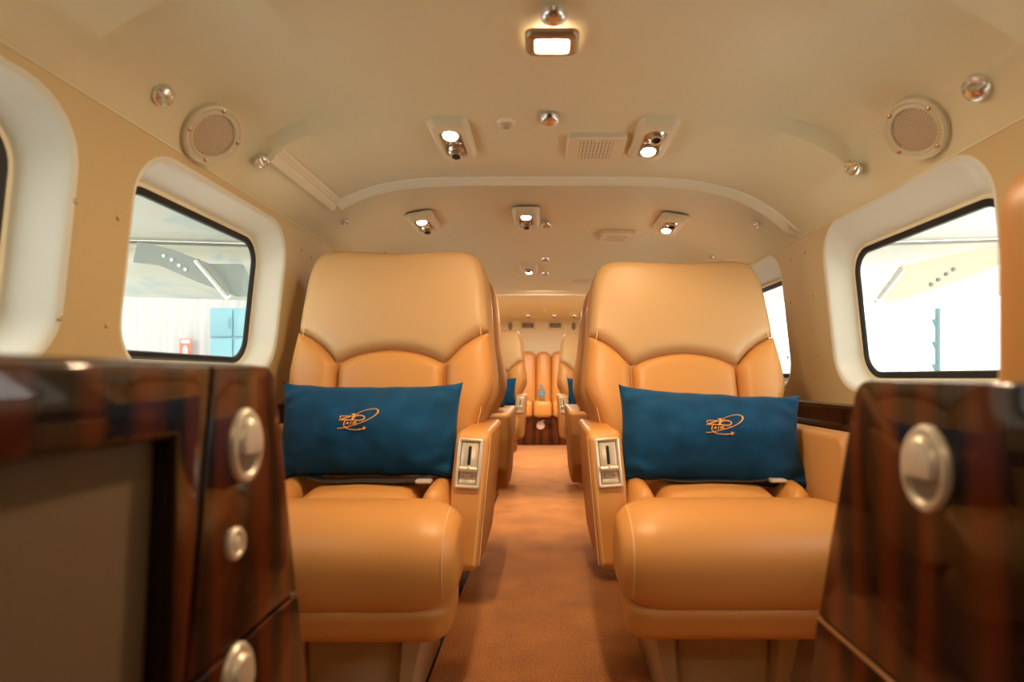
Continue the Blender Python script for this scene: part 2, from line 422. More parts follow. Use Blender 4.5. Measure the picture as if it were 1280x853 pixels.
# dark wood ledge under the windows
for i, side in enumerate((-1, 1)):
    f = xl if side < 0 else xr; n = 6 + i
    prof = [(0, -.066), (-.022, -.066), (-.030, -.070), (-.030, -.076), (-.020, -.082), (-.016, -.116), (-.026, -.120), (-.028, -.128), (-.012, -.134), (-.008, -.30), (0, -.30)]
    mb = MB(); mb.rings([[Vector((side * (abs(f(-.1)) + p[0]), Y, CZ + p[1])) for p in prof] for Y in (.62, Y1 - .02)])
    struct(mb.build('trim_%d' % n, M['ledge'], angle=30))
for i, x in enumerate((-.268, .288)):
    mb = MB(); mb.box((x, 3.2, .002), (.010, 5.2, .006), .001); struct(mb.build('trim_%d' % (8 + i), M['dark']))
# panel seam on the rear wall and access hatch line
mb = MB(); mb.box((0, Y1 - .005, CZ + .413), (1.2, .006, .006), .002); struct(mb.build('trim_10', M['trim']))

# ---------------------------------------------------------------- aircraft seats
def seat_parts(root, recline, aisle):
    """faces -Y; origin on the floor under the back's foot; aisle = side (+1/-1) carrying the control panel"""
    A = math.radians(recline)
    BX = Matrix.Translation((0, 0, .44)) @ Matrix(((1, 0, 0, 0), (0, math.sin(A), -math.cos(A), 0), (0, math.cos(A), math.sin(A), 0), (0, 0, 0, 1)))
    # BX maps (u, v, w): v up the backrest, w towards the sitter
    def arch(u0, v0, u1, v1, um, vm, n=12): return spline([(u0, v0), ((u0 + um) / 2, (v0 + vm) / 2 + .35 * (vm - (v0 + vm) / 2)), (um, vm), ((u1 + um) / 2, (v1 + vm) / 2 + .35 * (vm - (v1 + vm) / 2)), (u1, v1)], n // 4 + 1)
    out = spline([(-.198, -.05), (-.20, .06), (-.215, .14), (-.252, .22), (-.256, .28), (-.244, .38), (-.236, .48), (-.226, .55), (-.205, .592), (-.16, .606), (0, .602), (.16, .606), (.205, .592), (.226, .55), (.236, .48), (.244, .38), (.256, .28), (.252, .22), (.215, .14), (.20, .06), (.198, -.05)], 4)
    big = [(p[0] * 1.03, p[1] * 1.0) for p in out]
    mb = MB(); mb.slab(big, -.13, .004, .045, X=BX, seg=5); mb.build('backrest', M['leather_side'], root)
    arcL = spline([(-.244, .385), (-.215, .372), (-.175, .343), (-.137, .300)], 4)
    arcM = spline([(-.137, .300), (-.08, .325), (0, .336), (.08, .325), (.137, .300)], 4)
    arcR = [Vector((-p[0], p[1])) for p in arcL][::-1]
    up = spline([(.244, .385), (.236, .48), (.226, .55), (.205, .592), (.16, .606), (.08, .603), (0, .600), (-.08, .603), (-.16, .606), (-.205, .592), (-.226, .55), (-.236, .48), (-.244, .385)], 4)
    mb = MB(); mb.puff(poly([arcL, arcM, arcR, up]), .034, X=BX, back=.004, rim=.028); mb.build('headrest', M['leather_lit'], root, angle=50)
    g = .002
    lum = poly([[(p[0] * .985, p[1] - g) for p in arcM], [(.135, .24), (.132, .12), (.130, 0), (0, -.01), (-.130, 0), (-.132, .12), (-.135, .24)]])
    mb = MB(); mb.puff(lum, .036, X=BX, back=.004, rim=.028); mb.build('lumbar_cushion', M['leather'], root, angle=50)
    for s in (-1, 1):
        bo = poly([[(p[0] - g * .4, p[1] - g) for p in arcL], [(-.138, .24), (-.135, .12), (-.133, 0), (-.16, -.01), (-.197, 0)], spline([(-.197, 0), (-.20, .06), (-.215, .14), (-.252, .22), (-.258, .28), (-.2445, .385)], 4)])
        bo = [(-s * p[0], p[1]) for p in bo]
        mb = MB(); mb.puff(bo, .044, X=BX, back=.004, rim=.032); mb.build('back_bolster', M['leather'], root, angle=50)
        st = spline([(s * .207, .06, .030), (s * .232, .20, .022), (s * .236, .30, .020), (s * .222, .40, .024), (s * .212, .50, .022), (s * .196, .565, .017)], 8)
        mb = MB(); mb.tube(st, .0011, 6, X=BX); mb.build('stitching', M['thread'], root)
    # seat cushions
    def roll(prof, hw, er, n=7):
        cy = sum(p[0] for p in prof) / len(prof); cz_ = sum(p[1] for p in prof) / len(prof); R = []
        us = [-hw + er * (1 - math.cos(PI / 2 * k / n)) for k in range(n)] + [-hw + er + (2 * hw - 2 * er) * k / 8 for k in range(9)] + [hw - er * (1 - math.cos(PI / 2 * k / n)) for k in range(n)][::-1]
        for u in us:
            d = max(0, abs(u) - (hw - er)) / er; k = 1 - (1 - math.sqrt(max(0, 1 - d * d))) * .50
            R.append([(u, cy + (p[0] - cy) * k, cz_ + (p[1] - cz_) * k - .0) for p in prof])
        return R
    prof = spline([(-.262, .30), (-.33, .288), (-.395, .287), (-.418, .305), (-.431, .350), (-.428, .395), (-.405, .432), (-.365, .456), (-.32, .466), (-.275, .460), (-.256, .43), (-.255, .36)], 4, True)
    mb = MB(); mb.rings(roll(prof, .230, .085)); mb.build('front_cushion', M['leather'], root, angle=60)
    cy = sum(p[0] for p in prof) / len(prof); cq = sum(p[1] for p in prof) / len(prof)
    for s in (-1, 1):
        u = .208; d = (u - .145) / .085; k = 1 - (1 - math.sqrt(1 - d * d)) * .50
        st = [(s * u, cy + (p[0] - cy) * (k + .006), cq + (p[1] - cq) * (k + .006)) for p in prof if (p[0] < -.38 and p[1] > .30) or (p[1] > .40 and p[0] < -.285)]
        mb = MB(); mb.tube(st, .0012, 6); mb.build('stitching', M['thread'], root)
    pr2 = spline([(-.365, .226), (-.392, .236), (-.403, .262), (-.408, .292), (-.36, .30), (-.22, .30), (-.20, .25), (-.25, .225)], 3, True)
    mb = MB(); mb.rings(roll(pr2, .214, .04)); mb.build('cushion_skirt', M['leather'], root, angle=60)
    oc = spline([(-.12, -.262), (0, -.268), (.12, -.262), (.128, -.12), (.125, .03), (0, .04), (-.125, .03), (-.128, -.12)], 4, True)
    mb = MB(); mb.puff(oc, .072, .405, back=.11, power=5); mb.build('seat_cushion', M['leather'], root, angle=60)
    for s in (-1, 1):
        ob = spline([(s * .132, -.255), (s * .185, -.25), (s * .197, -.12), (s * .192, .03), (s * .13, .04), (s * .131, -.12)], 4, True)
        mb = MB(); mb.puff(ob, .068, .415, back=.12, power=3.5); mb.build('seat_bolster', M['leather'], root, angle=60)
    # seat belt halves lying on the cushion
    bl = MB()
    path = spline([(-.185, .0, .490), (-.15, -.13, .487), (-.08, -.172, .476), (.0, -.178, .478), (.08, -.178, .477), (.14, -.165, .484), (.185, -.05, .49)], 6)
    bl.rings([[p + Vector((0, -.018, 0)), p + Vector((0, .018, .004)), p + Vector((0, .018, .0055)), p + Vector((0, -.018, .0015))] for p in path])
    b = bl.build('seat_belt', M['belt'], root)
    mb = MB(); mb.box((.132, -.195, .481), (.034, .022, .008), .003); mb.build('buckle', M['satin'], b)
    # armrests
    for s in (-1, 1):
        o = [(-.192, .572), (-.246, .318), (-.238, .305), (-.10, .300), (.06, .315), (.17, .40), (.20, .50), (.195, .575), (.185, .584), (-.175, .586)]
        oo = []
        for i in range(len(o)):
            a, q, c = Vector(o[i - 1]), Vector(o[i]), Vector(o[(i + 1) % len(o)])
            r = min(.012, (q - a).length * .4, (c - q).length * .4); p0 = q + (a - q).normalized() * r; p1 = q + (c - q).normalized() * r
            for k in range(4): t = k / 3; oo.append((1 - t) ** 2 * p0 + 2 * t * (1 - t) * q + t * t * p1)
        AX = Matrix(((0, 0, s, 0), (1, 0, 0, 0), (0, 1, 0, 0), (0, 0, 0, 1)))
        mb = MB(); w_ = 0 if s == aisle else .012
        if s != aisle: oo = [Vector((p.x - (.115 if p.x < -.15 else 0), p.y)) for p in oo]
        mb.slab(oo, .199 + w_, .268 + w_, .012, X=AX, seg=4)
        for v in mb.v:
            k = max(0, min(1, (.586 - v.z) / .28)); v.x -= s * .020 * k
            if abs(v.x) > .24: v.x += s * .010 * math.sin(PI * max(0, min(1, (v.y + .24) / .44))) * (1 - k * .5)
        ar = mb.build('armrest', M['leather_side'] if s != aisle else M['leather'], root, angle=50)
        for e in ((.205, .2625) if s == aisle else ()):
            mb = MB(); mb.tube([(s * (e - .020 * k), -.190 - .054 * k - .0005, .568 - .25 * k) for k in (0, .25, .5, .75, 1)], .0011, 6); mb.build('stitching', M['thread'], ar)
        if s == aisle: mb = MB(); mb.tube([(s * (.2715 - .02 * k), -.176 - .054 * k, .574 - .262 * k) for k in (0, .25, .5, .75, 1)], .0011, 6); mb.build('stitching', M['thread'], ar)
        if s == aisle:
            t = math.atan2(.054, .25)
            PX = Matrix.Translation((s * .2285, -.2055, .520)) @ Matrix.Rotation(s * math.radians(4), 4, 'Y') @ Matrix(((1, 0, 0, 0), (0, math.sin(t), -math.cos(t), 0), (0, math.cos(t), math.sin(t), 0), (0, 0, 0, 1)))
            w, h = .052, .104
            q = lambda e, d, r: [(p[0], p[1], d) for p in rrect(w + 2 * e, h + 2 * e, r)]
            mb = MB(X=PX); mb.rings([q(0, -.006, .005), q(0, .0035, .005), q(-.0012, .0048, .004), q(-.005, .0048, .003), q(-.0062, .0035, .002), q(-.0068, -.001, .002)], True, False)
            p = mb.build('control_bezel', M['plate'], ar, angle=50)
            mb = MB(X=PX); mb.box((0, .004, .0002), (.034, .078, .004), .001); mb.box((0, -.040, .0006), (.034, .012, .004), .001); mb.build('slider_plate', M['plate'], ar)
            mb = MB(X=PX); mb.slab(rrect(.0066, .040, .003), .0018, .0028, .0003); X = mb
            for v in X.v: v += (PX.to_3x3() @ Vector((0, .016, 0)))
            X.build('slot', M['black'], ar)
            mb = MB(X=PX); mb.tube([(-.0185, -.013, .006), (.0185, -.013, .006)], .0055, 12); mb.build('slider', M['plate'], ar)
            mb = MB(X=PX); mb.box((0, -.011, .0105), (.005, .011, .004), .001); mb.build('slider_tab', M['plate'], ar)
            mb = MB(X=PX); mb.box((0, .0455, .001), (.036, .006, .003), .001); mb.build('top_catch', M['brass'], ar)
            for sx in (-1, 1):
                mb = MB(X=PX); mb.lathe([(.0028, .001), (.0028, .004), (.0015, .005)], 10, X=Matrix.Translation((sx * .009, -.026, 0))); mb.build('screw', M['brass'], ar)
    # base
    mb = MB(); mb.box((0, -.05, .115), (.19, .40, .215), .012); mb.build('seat_base', M['base'], root)
    mb = MB(); mb.box((0, -.245, .212), (.30, .05, .026), .004); mb.build('base_rail', M['dark'], root)
    for s in (-1, 1):
        R = []
        for y0, y1, z, x0, x1 in ((-.27, .08, .001, .085, .115), (-.27, .08, .05, .088, .122), (-.27, .08, .18, .098, .150), (-.29, .08, .235, .104, .168)):
            R.append([(s * a, b_, z) for a, b_ in ((x0, y0 + .01), (x0 + .008, y0), (x1 - .008, y0), (x1, y0 + .01), (x1, y1), (x0, y1))])
        mb = MB(); mb.rings(R); mb.build('leg', M['base'], root)
G = 'tan leather cabin armchairs along the aisle'
def seat_X(x, y, rz=0): return Matrix.Translation((x, y, 0)) @ Matrix.Rotation(rz, 4, 'Z')
s1 = empty('leather_armchair', None, 'large tan leather armchair left of the aisle, nearest to the camera, holding a blue pillow', 'seat', G)
seat_parts(s1, 11.5, 1)
s2 = empty('leather_armchair', None, 'large tan leather armchair right of the aisle, nearest to the camera, holding a blue pillow', 'seat', G)
seat_parts(s2, 17.0, -1)
dup(s1, seat_X(-.385, 2.02, PI), 'tan armchair seen from behind, back to back with the near left pillow armchair', G)
dup(s2, seat_X(.372, 2.13, PI), 'tan armchair seen from behind, back to back with the near right pillow armchair', G)
dup(s1, seat_X(-.375, 3.92), 'tan armchair far down the cabin left of the aisle, facing the camera', G)
dup(s2, seat_X(.368, 3.92), 'tan armchair far down the cabin right of the aisle, facing the camera', G)
s1.matrix_world = seat_X(-.382, 1.395); s2.matrix_world = seat_X(.368, 1.405)

# ---------------------------------------------------------------- pillows
def pillow_mesh(a, b, t, seed, skew=0, nu=48, nv=30):
    mb = MB()
    for sgn in (-1, 1):
        vs = []; fs = []
        for j in range(nv + 1):
            for i in range(nu + 1):
                u = -1 + 2 * i / nu; v = -1 + 2 * j / nv; u = math.sin(u * PI / 2) * .35 + u * .65; v = math.sin(v * PI / 2) * .35 + v * .65
                x = a * u * (1 - .055 * (1 - v * v) ** 1 + .0); z = b * v * (1 - .10 * (1 - u ** 4) ** .9)
                h = t * ((1 - abs(u) ** 2.8) * (1 - abs(v) ** 2.0)) ** .62; x += skew * max(0, u) ** 2 * max(0, -v) ** 1.5
                w = noise.noise(Vector((x * 14 + seed, z * 14, sgn * 3))) * .009 + noise.noise(Vector((x * 32 + seed, z * 32, sgn * 5))) * .0034
                r = max(0, (abs(u) - .55)) * max(0, abs(v) - .3)
                w += math.sin((u * 13 + v * 17 * (1 if u * v > 0 else -1))) * .028 * r
                e = min(1, (1 - abs(u)) * 8, (1 - abs(v)) * 8)
                vs.append((x, sgn * (h + w * e), z + .004 * noise.noise(Vector((u * 4 + seed, v * 2, 9)))))
        for j in range(nv):
            for i in range(nu): k = j * (nu + 1) + i; fs.append((k, k + 1, k + nu + 2, k + nu + 1))
        mb.add(vs, fs)
    return mb
def pillow(X, label, seed, a=.205, b=.110, t=.072, logo=None, skew=0):
    root = empty('pillow', X, label, 'pillow', 'blue velvet pillows on the armchairs')
    mb = pillow_mesh(a, b, t, seed, skew); cover = mb.build('pillow_cover', M['velvet'], root)
    bm = bmesh.new(); bm.from_mesh(cover.data); bmesh.ops.remove_doubles(bm, verts=bm.verts[:], dist=.0004); bmesh.ops.recalc_face_normals(bm, faces=bm.faces[:]); bm.to_mesh(cover.data); bm.free()
    if logo:
        # embroidered emblem, in units of its photo crop (1280 x 848 for 80 x 53 px) then scaled
        ox, oz, sc = logo
        def S(pts): 
            res = []; fine = []
            for a_, b_ in zip(pts, pts[1:]):
                k = max(1, int(math.dist(a_, b_) / 30)); fine += [(a_[0] + (b_[0] - a_[0]) * q / k, a_[1] + (b_[1] - a_[1]) * q / k) for q in range(k)]
            for px, py in fine + [pts[-1]]:
                x = ox + (px - 640) * sc; z = oz - (py - 424) * sc
                res.append(Vector((x, -surf(x, z) - .0016, z)))
            return res
        def surf(x, z):
            # height of the pillow's front, read from the mesh
            best = 0; bd = 9
            for v in front:
                d = (v.x - x) ** 2 + (v.z - z) ** 2
                if d < bd: bd = d; best = -v.y
            ws = 0; hs = 0
            for v in front:
                d = (v.x - x) ** 2 + (v.z - z) ** 2
                if d < .022 ** 2: w = (.022 ** 2 - d) ** 2; ws += w; hs += w * -v.y
            return hs / ws if ws else best
        front = [v.co.copy() for v in cover.data.vertices if v.co.y < 0 and abs(v.co.x - ox) < .06 and abs(v.co.z - oz) < .06]
        T = 13.5 * sc
        e = MB()
        loop = spline([(540, 345), (640, 275), (760, 225), (880, 195), (970, 195), (1025, 235), (1010, 300), (930, 380), (800, 460), (660, 520), (520, 565), (400, 600), (300, 625), (205, 632)], 5)
        n = len(S(loop)); e.tube(S(loop), [T * (.55 + .75 * math.exp(-((i / n - .40) / .10) ** 2)) for i in range(len(S(loop)))], 6)
        e.tube(S(spline([(365, 460), (335, 520), (335, 570), (375, 615), (450, 645), (560, 655), (660, 648), (760, 630)], 5)), T * .7, 6)
        for px, py, k in ((775, 622, 1.0), (668, 648, .55)):
            e.tube(S([(px - 28 * k, py - 32 * k), (px + 5 * k, py), (px - 20 * k, py + 36 * k)]), T * .7 * k, 6); e.tube(S([(px - 40 * k, py + 3), (px + 30 * k, py - 8 * k)]), T * .75 * k, 6)
        e.build('emblem_ring', M['embroidery'], root)
        z = MB()
        z.tube(S([(238, 410), (250, 362), (360, 362), (480, 362)]), T * .8, 6); z.tube(S([(475, 362), (350, 410), (228, 455)]), T * 1.0, 6); z.tube(S([(228, 452), (350, 450), (480, 450)]), T * .9, 6)
        z.tube(S([(470, 318), (548, 318)]), T * 1.0, 6); z.tube(S([(520, 318), (512, 390), (495, 462)]), T * 1.5, 6)
        z.tube(S(spline([(535, 385), (590, 355), (660, 348), (730, 362), (755, 400), (725, 440), (650, 456), (580, 452), (520, 440)], 5)), T * 1.0, 6)
        z.build('emblem_letters', M['embroidery'], root)
        l = MB()
        for pts in ([(372, 545), (425, 485), (418, 545)], [(392, 524), (422, 524)], [(482, 488), (462, 545)], [(510, 545), (530, 488)], [(530, 488), (585, 488), (588, 505), (572, 515), (522, 515)], [(545, 515), (575, 548)]):
            l.tube(S(pts), T * .62, 6)
        l.build('emblem_word', M['embroidery'], root)
    return root
def pX(x, y, z, tilt, roll=0, yaw=0): return Matrix.Translation((x, y, z)) @ Matrix.Rotation(math.radians(yaw), 4, 'Z') @ Matrix.Rotation(math.radians(-tilt), 4, 'X') @ Matrix.Rotation(math.radians(roll), 4, 'Y')
sc = 80 / 1280 * 1.12 / F
pillow(pX(-.385, 1.270, .582, 14, 0), 'blue velvet pillow with orange emblem on the near left armchair', 1.3, logo=(-.003, .013, sc))
pillow(pX(.373, 1.270, .566, 15, 3.5), 'blue velvet pillow with orange emblem, slightly tilted, on the near right armchair', 5.1, a=.206, skew=.022, logo=(.015, .018, sc))
pillow(pX(-.375, 3.78, .59, 12, 0), 'blue pillow on the farther left armchair down the cabin', 2.2, a=.202)
pillow(pX(.366, 3.78, .59, 12, 0), 'blue pillow on the farther right armchair down the cabin', 8.2, a=.203)
pillow(pX(-.262, 2.20, .60, -12, 0), 'blue pillow edge peeking from the armchair behind the near left armchair', 3.7, a=.122)

# ---------------------------------------------------------------- foreground wood cabinets
def latch(parent, x, Y, z, side, r=.0325, squash=.78):
    X = frame((x, Y, z), (side, 0, 0), (0, 0, 1)) @ Matrix.Diagonal((squash, 1, 1, 1))
    mb = MB(X=X); mb.lathe([(r, 0), (r, .002), (r * .93, .0048), (r * .80, .0052), (r * .74, .002), (0.001, .002)], 40); k = mb.build('latch', M['satin'], parent)
    mb = MB(X=X)
    R = []
    for rr, zz in ((.70, .0022), (.69, .006), (.60, .0095), (.40, .0105), (.2, .011)):
        R.append([(p[0], max(p[1], -.18 * r), zz) for p in [(rr * r * math.cos(a), rr * r * math.sin(a) * 1.05 + .02 * r) for a in [2 * PI * q / 36 for q in range(36)]]])
    mb.rings(R); mb.build('push_button', M['satin'], k)
    mb = MB(X=X); mb.lathe([(r * .72, .0018), (r * .70, .0028), (.001, .0024)], 30); mb.build('latch_recess', M['grey_latch'], k)
M['grey_latch'] = mat('latch_recess', (.30, .26, .21), .4, .4)
xL = -.27
cab = empty('wooden_cabinet', (xL, .36, 0), 'dark glossy wood cabinet with recessed taupe panel at left edge of the frame', 'cabinet')
inv = Matrix.Translation((-xL, -.36, 0))
def pan(parent, inv_, x, out, side, t, bev, name, m):
    """wood panel facing the aisle; outline in (Y, z above camera)"""
    PXm = Matrix(((0, 0, 1, 0), (1, 0, 0, 0), (0, 1, 0, CZ), (0, 0, 0, 1)))
    mb = MB(X=inv_ @ PXm)
    x0, x1 = (x - t, x) if side > 0 else (x, x + t)
    mb.slab(out, x0, x1, bev); return mb.build(name, m, parent)
def corner(c, r, a0, a1, n=6): return [(c[0] + r * math.cos(math.radians(a0 + (a1 - a0) * k / n)), c[1] + r * math.sin(math.radians(a0 + (a1 - a0) * k / n))) for k in range(n + 1)]
upper = [(.4335, -.234), (.4685, .009)] + corner((.555, -.013), .024, 90, 5) + [(.626, -.234)]
lower = [(.37, -.699), (.4325, -.238), (.627, -.238), (.672, -.45), (.70, -.699)]
pan(cab, inv, xL, upper, 1, .10, .0025, 'upper_panel', M['wood'])
pan(cab, inv, xL + .001, lower, 1, .10, .0025, 'lower_panel', M['wood'])
pan(cab, inv, xL, [(.10, -.043), (.4185, -.045), (.405, -.24), (.394, -.42), (.404, -.42), (.4315, -.236), (.4667, .0095), (.10, .0095)], 1, .10, .006, 'frame', M['wood'])
pan(cab, inv, xL - .016, [(.10, -.699), (.45, -.699), (.45, -.03), (.10, -.03)], 1, .06, .002, 'recessed_panel', M['recess'])
mb = MB(X=inv); mb.box((xL - .20, .335, CZ + .004), (.37, .50, .018), .008, 3); mb.build('top', M['wood'], cab)
cl = Vector((-xL, -.36, 0))
def latch_l(Y, z, r, **k): latch(cab, 0 + .0003, Y - .36, CZ + z, 1, r, **k)
latch_l(.515, -.0616, .034); latch_l(.500, -.267, .033)
X = frame((.0003, .497 - .36, CZ - .1455), (1, 0, 0), (0, 0, 1))
mb = MB(X=X); mb.lathe([(.0145, 0), (.0145, .0025), (.0125, .0045), (.0095, .0045), (.0085, .0028), (.0062, .003), (.0055, .0045), (.001, .005)], 30); mb.build('lock', M['satin'], cab)

xR = .29
cab2 = empty('wooden_cabinet', (xR, .45, 0), 'dark glossy wood cabinet with round latch at right edge of the frame', 'cabinet')
inv2 = Matrix.Translation((-xR, -.45, 0))
up2 = [(.20, -.2505), (.20, -.003)] + corner((.510, -.025), .022, 90, 8) + [(.5995, -.2505)]
lo2 = [(.20, -.699), (.20, -.2545), (.6005, -.2545), (.635, -.42), (.66, -.699)]
pan(cab2, inv2, xR, up2, -1, .05, .003, 'upper_panel', M['wood'])
pan(cab2, inv2, xR - .001, lo2, -1, .05, .003, 'lower_panel', M['wood'])
mb = MB(X=inv2); mb.tube([(xR - .0005, .21, CZ - .2525), (xR - .0005, .597, CZ - .2525)], .0016, 6); mb.build('edge_strip', M['brass'], cab2)
latch(cab2, -.0003, .428 - .45, CZ - .0686, -1, .0335, .80)

# tan seat back standing beside the right cabinet
sb = empty('cockpit_armchair', (.500, .405, 0), 'blurred orange leather seat back above the right wood cabinet', 'seat')
SX = Matrix(((1, 0, 0, 0), (0, 0, -1, 0), (0, 1, 0, 0), (0, 0, 0, 1)))
mb = MB(X=SX); mb.slab(rrect(.31, .46, .05, 8, (0, .640)), -.045, .045, .03); mb.build('backrest', M['leather'], sb)
mb = MB(); mb.box((0, -.12, .38), (.30, .30, .12), .03, 3); mb.build('seat_cushion', M['leather'], sb)
mb = MB(); mb.box((0, -.10, .16), (.22, .24, .32), .01); mb.build('seat_base', M['base'], sb)

# ---------------------------------------------------------------- ceiling fittings
def reading_light(X, lit_near, label, watts, cone):
    root = empty('reading_light', X, label, 'light', 'reading lights in the cabin ceiling')
    mb = MB()
    q = lambda w, h, r, d: [(p[0], p[1], d) for p in rrect(w, h, r)]
    mb.rings([q(.092, .205, .022, -.004), q(.090, .203, .021, .004), q(.074, .187, .016, .017), q(.070, .183, .015, .018), q(.050, .150, .024, .018), q(.048, .148, .023, .014), q(.044, .144, .021, .007)], False, True)
    mb.build('housing', M['fitting'], root, angle=35)
    mb = MB(); mb.rings([q(.0478, .1478, .0235, .0075), q(.046, .146, .022, .0085)]); mb.build('inset_plate', M['plate_dark'], root)
    s = -1 if lit_near else 1
    T = Matrix.Translation((0, s * .045, .008)) @ Matrix.Rotation(math.radians(14), 4, 'X')
    mb = MB(X=T); mb.lathe([(.0215, 0), (.0215, .006), (.019, .010), (.0168, .0085)], 28); r = mb.build('lamp_ring', M['chrome'], root)
    mb = MB(X=T); mb.lathe([(.0168, .006), (.0165, .0095), (.010, .0115), (.001, .012)], 24); mb.build('lamp_lens', M['lens'] if cone < 130 else M['lens_dim'], r)
    T = Matrix.Translation((0, -s * .045, .008)) @ Matrix.Rotation(math.radians(18), 4, 'X')
    mb = MB(X=T); mb.lathe([(.0215, 0), (.021, .006), (.016, .010), (.0125, .012), (.0118, .022), (.0098, .022), (.0095, .012)], 28); r = mb.build('air_nozzle', M['chrome'], root)
    mb = MB(X=T); mb.lathe([(.0097, .010), (.0095, .014), (.001, .014)], 20); mb.build('nozzle_opening', M['black'], r)
    for sx in (-1, 1):
        mb = MB(X=Matrix.Translation((sx * .0115, 0, .008))); mb.lathe([(.0085, 0), (.0085, .003), (.006, .0045), (.005, .003), (.001, .0035)], 20); mb.build('button', M['chrome'], root)
    li = bpy.data.lights.new('lamp', 'SPOT'); li.energy = watts; li.color = (1, .70, .42); li.spot_size = math.radians(cone); li.spot_blend = .8; li.shadow_soft_size = .02
    lo = bpy.data.objects.new('lamp_light', li); C.objects.link(lo); lo.parent = root
    lo.location = (0, s * .045, .035); lo.rotation_euler = (PI, 0, 0)   # shines along the fitting's outward axis
    return root
M['plate_dark'] = mat('bronze_plate', (.42, .33, .22), .3, .7)
for px, py, near, lab in ((567, 172, True, 'oblong reading light with glowing lamp and air nozzle, left on the near ceiling'),
                     (815, 172, False, 'oblong reading light beside the perforated cover, right on the near ceiling'),
                     (530, 277, True, 'reading light behind the arched trim, above the left armchair'),
                     (658, 271, True, 'reading light in the ceiling centre just behind the arched trim'),
                     (837, 279, False, 'reading light behind the arched trim, above the right armchair'),
                     (661, 335, False, 'reading light in the ceiling centre, second behind the arched trim'),
                     (660, 393, True, 'leftmost of the three small reading lights in the rear ceiling'),
                     (693, 393, True, 'middle one of the three small reading lights in the rear ceiling'),
                     (718, 393, True, 'rightmost of the three small reading lights in the rear ceiling')):
    p, n = hit_ceiling(px, py)
    reading_light(frame(p, n), near, lab, 1.1 if px == 567 else 3.0 if px == 815 else 18.0 if px == 658 else 58.0 if px == 661 else 9.0 if px == 837 else 3.0, 125 if py < 200 else 56 if px in (658, 661) else 131 if py > 380 else 120)

def dome_button(X, r, label, kind='dome_fitting', cat='ceiling fitting', holes=False, group='chrome dome fittings'):
    root = empty(kind, X, label, cat, group)
    prof = [(r, -.002), (r, .002)] + [(r * .97 * math.cos(a), .003 + r * .62 * math.sin(a)) for a in [PI / 2 * k / 8 for k in range(8)]] + [(.0005, .003 + r * .62)]
    mb = MB(); mb.lathe(prof, 32)
    if holes:
        # flat cut across one side of the dome
        for v in mb.v:
            d = v.x * .8 - v.y * .6
            if d > r * .35 and v.z > .004: v.z = max(.004, v.z * .45)
    mb.build('dome', M['chrome'], root, angle=50)
    if holes:
        for a in (0.9, 3.6):
            ang = a; q = Vector((r * .5 * math.cos(ang), r * .5 * math.sin(ang), .003 + r * .62 * math.sqrt(1 - .27)))
            qx = frame(q, (math.cos(ang) * .55, math.sin(ang) * .55, 1), (0, 1, 0.01))
            mb = MB(X=qx); mb.lathe([(r * .16, -.002), (r * .16, .0008), (r * .08, .0012)], 14); mb.build('screw', M['brass'], root)
    return root
for px, py, w, lab, holes in ((692, 17, 34, 'round chrome dome on ceiling in front of the glowing dome lamp', False), (687, 147, 26, 'chrome dome at ceiling centre left of the perforated cover', False),
        (203, 118, 28, 'chrome dome with two screws beside the left round speaker, camera side', True), (327, 200, 20, 'chrome dome with screws at the end of the left ceiling rail', True),
        (1222, 107, 36, 'chrome dome with two screws beside the right round speaker, camera side', True), (1067, 198, 22, 'chrome dome with screws on the right ceiling crease past the right speaker', True),
        (431, 277, 10, 'small chrome dome behind the corner where the left rail meets the arch', True), (945, 279, 11, 'small chrome dome inside the arch at right, above the right armchair', True),
        (890, 320, 9, 'small chrome dome just above the top of the right armchair', True), (480, 318, 9, 'small chrome dome just above the top of the left armchair', True),
        (683, 280, 13, 'small chrome dome right of the first centre reading light', False), (682, 323, 11, 'small chrome dome in ceiling centre, upper of two by the second centre reading light', False), (682, 341, 10, 'small chrome dome in ceiling centre, lower of two by the second centre reading light', False),
        (681, 388, 5, 'tiny chrome dome in the rear ceiling between the small reading lights', False)):
    p, n = hit_ceiling(px, py)
    dome_button(frame(p, n), w / 2 * p.y / F, lab, holes=holes)
# small jack beside the near left reading light
p, n = hit_ceiling(633, 153); X = frame(p, n)
r_ = empty('ceiling_jack', X, 'small round chrome jack in an ivory ring on the near ceiling', 'ceiling fitting')
mb = MB(); mb.lathe([(.021, -.001), (.020, .003), (.014, .0045), (.001, .0045)], 28); mb.build('ring', M['trim'], r_)
mb = MB(); mb.lathe([(.013, .004), (.0125, .009), (.009, .011), (.0085, .007), (.005, .007), (.004, .010), (.001, .010)], 24); mb.build('jack', M['chrome'], r_)
# dome lamp
p, n = hit_ceiling(690, 53); X = frame(p, n)
dl = empty('dome_lamp', X, 'glowing rectangular dome lamp on the near ceiling', 'light')
q = lambda w, h, r, d: [(p_[0], p_[1], d) for p_ in rrect(w, h, r)]
mb = MB(); mb.rings([q(.088, .066, .014, -.004), q(.088, .066, .014, .001), q(.083, .061, .012, .005), q(.074, .052, .010, .007), q(.058, .042, .006, .007), q(.056, .040, .006, .004)], False, True); mb.build('bezel', M['plate_dark'], dl, angle=45)
mb = MB(); mb.rings([q(.055, .039, .006, .003), q(.055, .039, .006, .0065), q(.048, .033, .006, .0085)]); mb.build('lamp_lens', M['domelens'], dl)
for sx in (-1, 1):
    for sy in (-1, 1):
        mb = MB(X=Matrix.Translation((sx * .035, sy * .021, .0066))); mb.lathe([(.003, 0), (.0028, .001), (.001, .0016)], 12); mb.build('screw', M['brass'], dl)
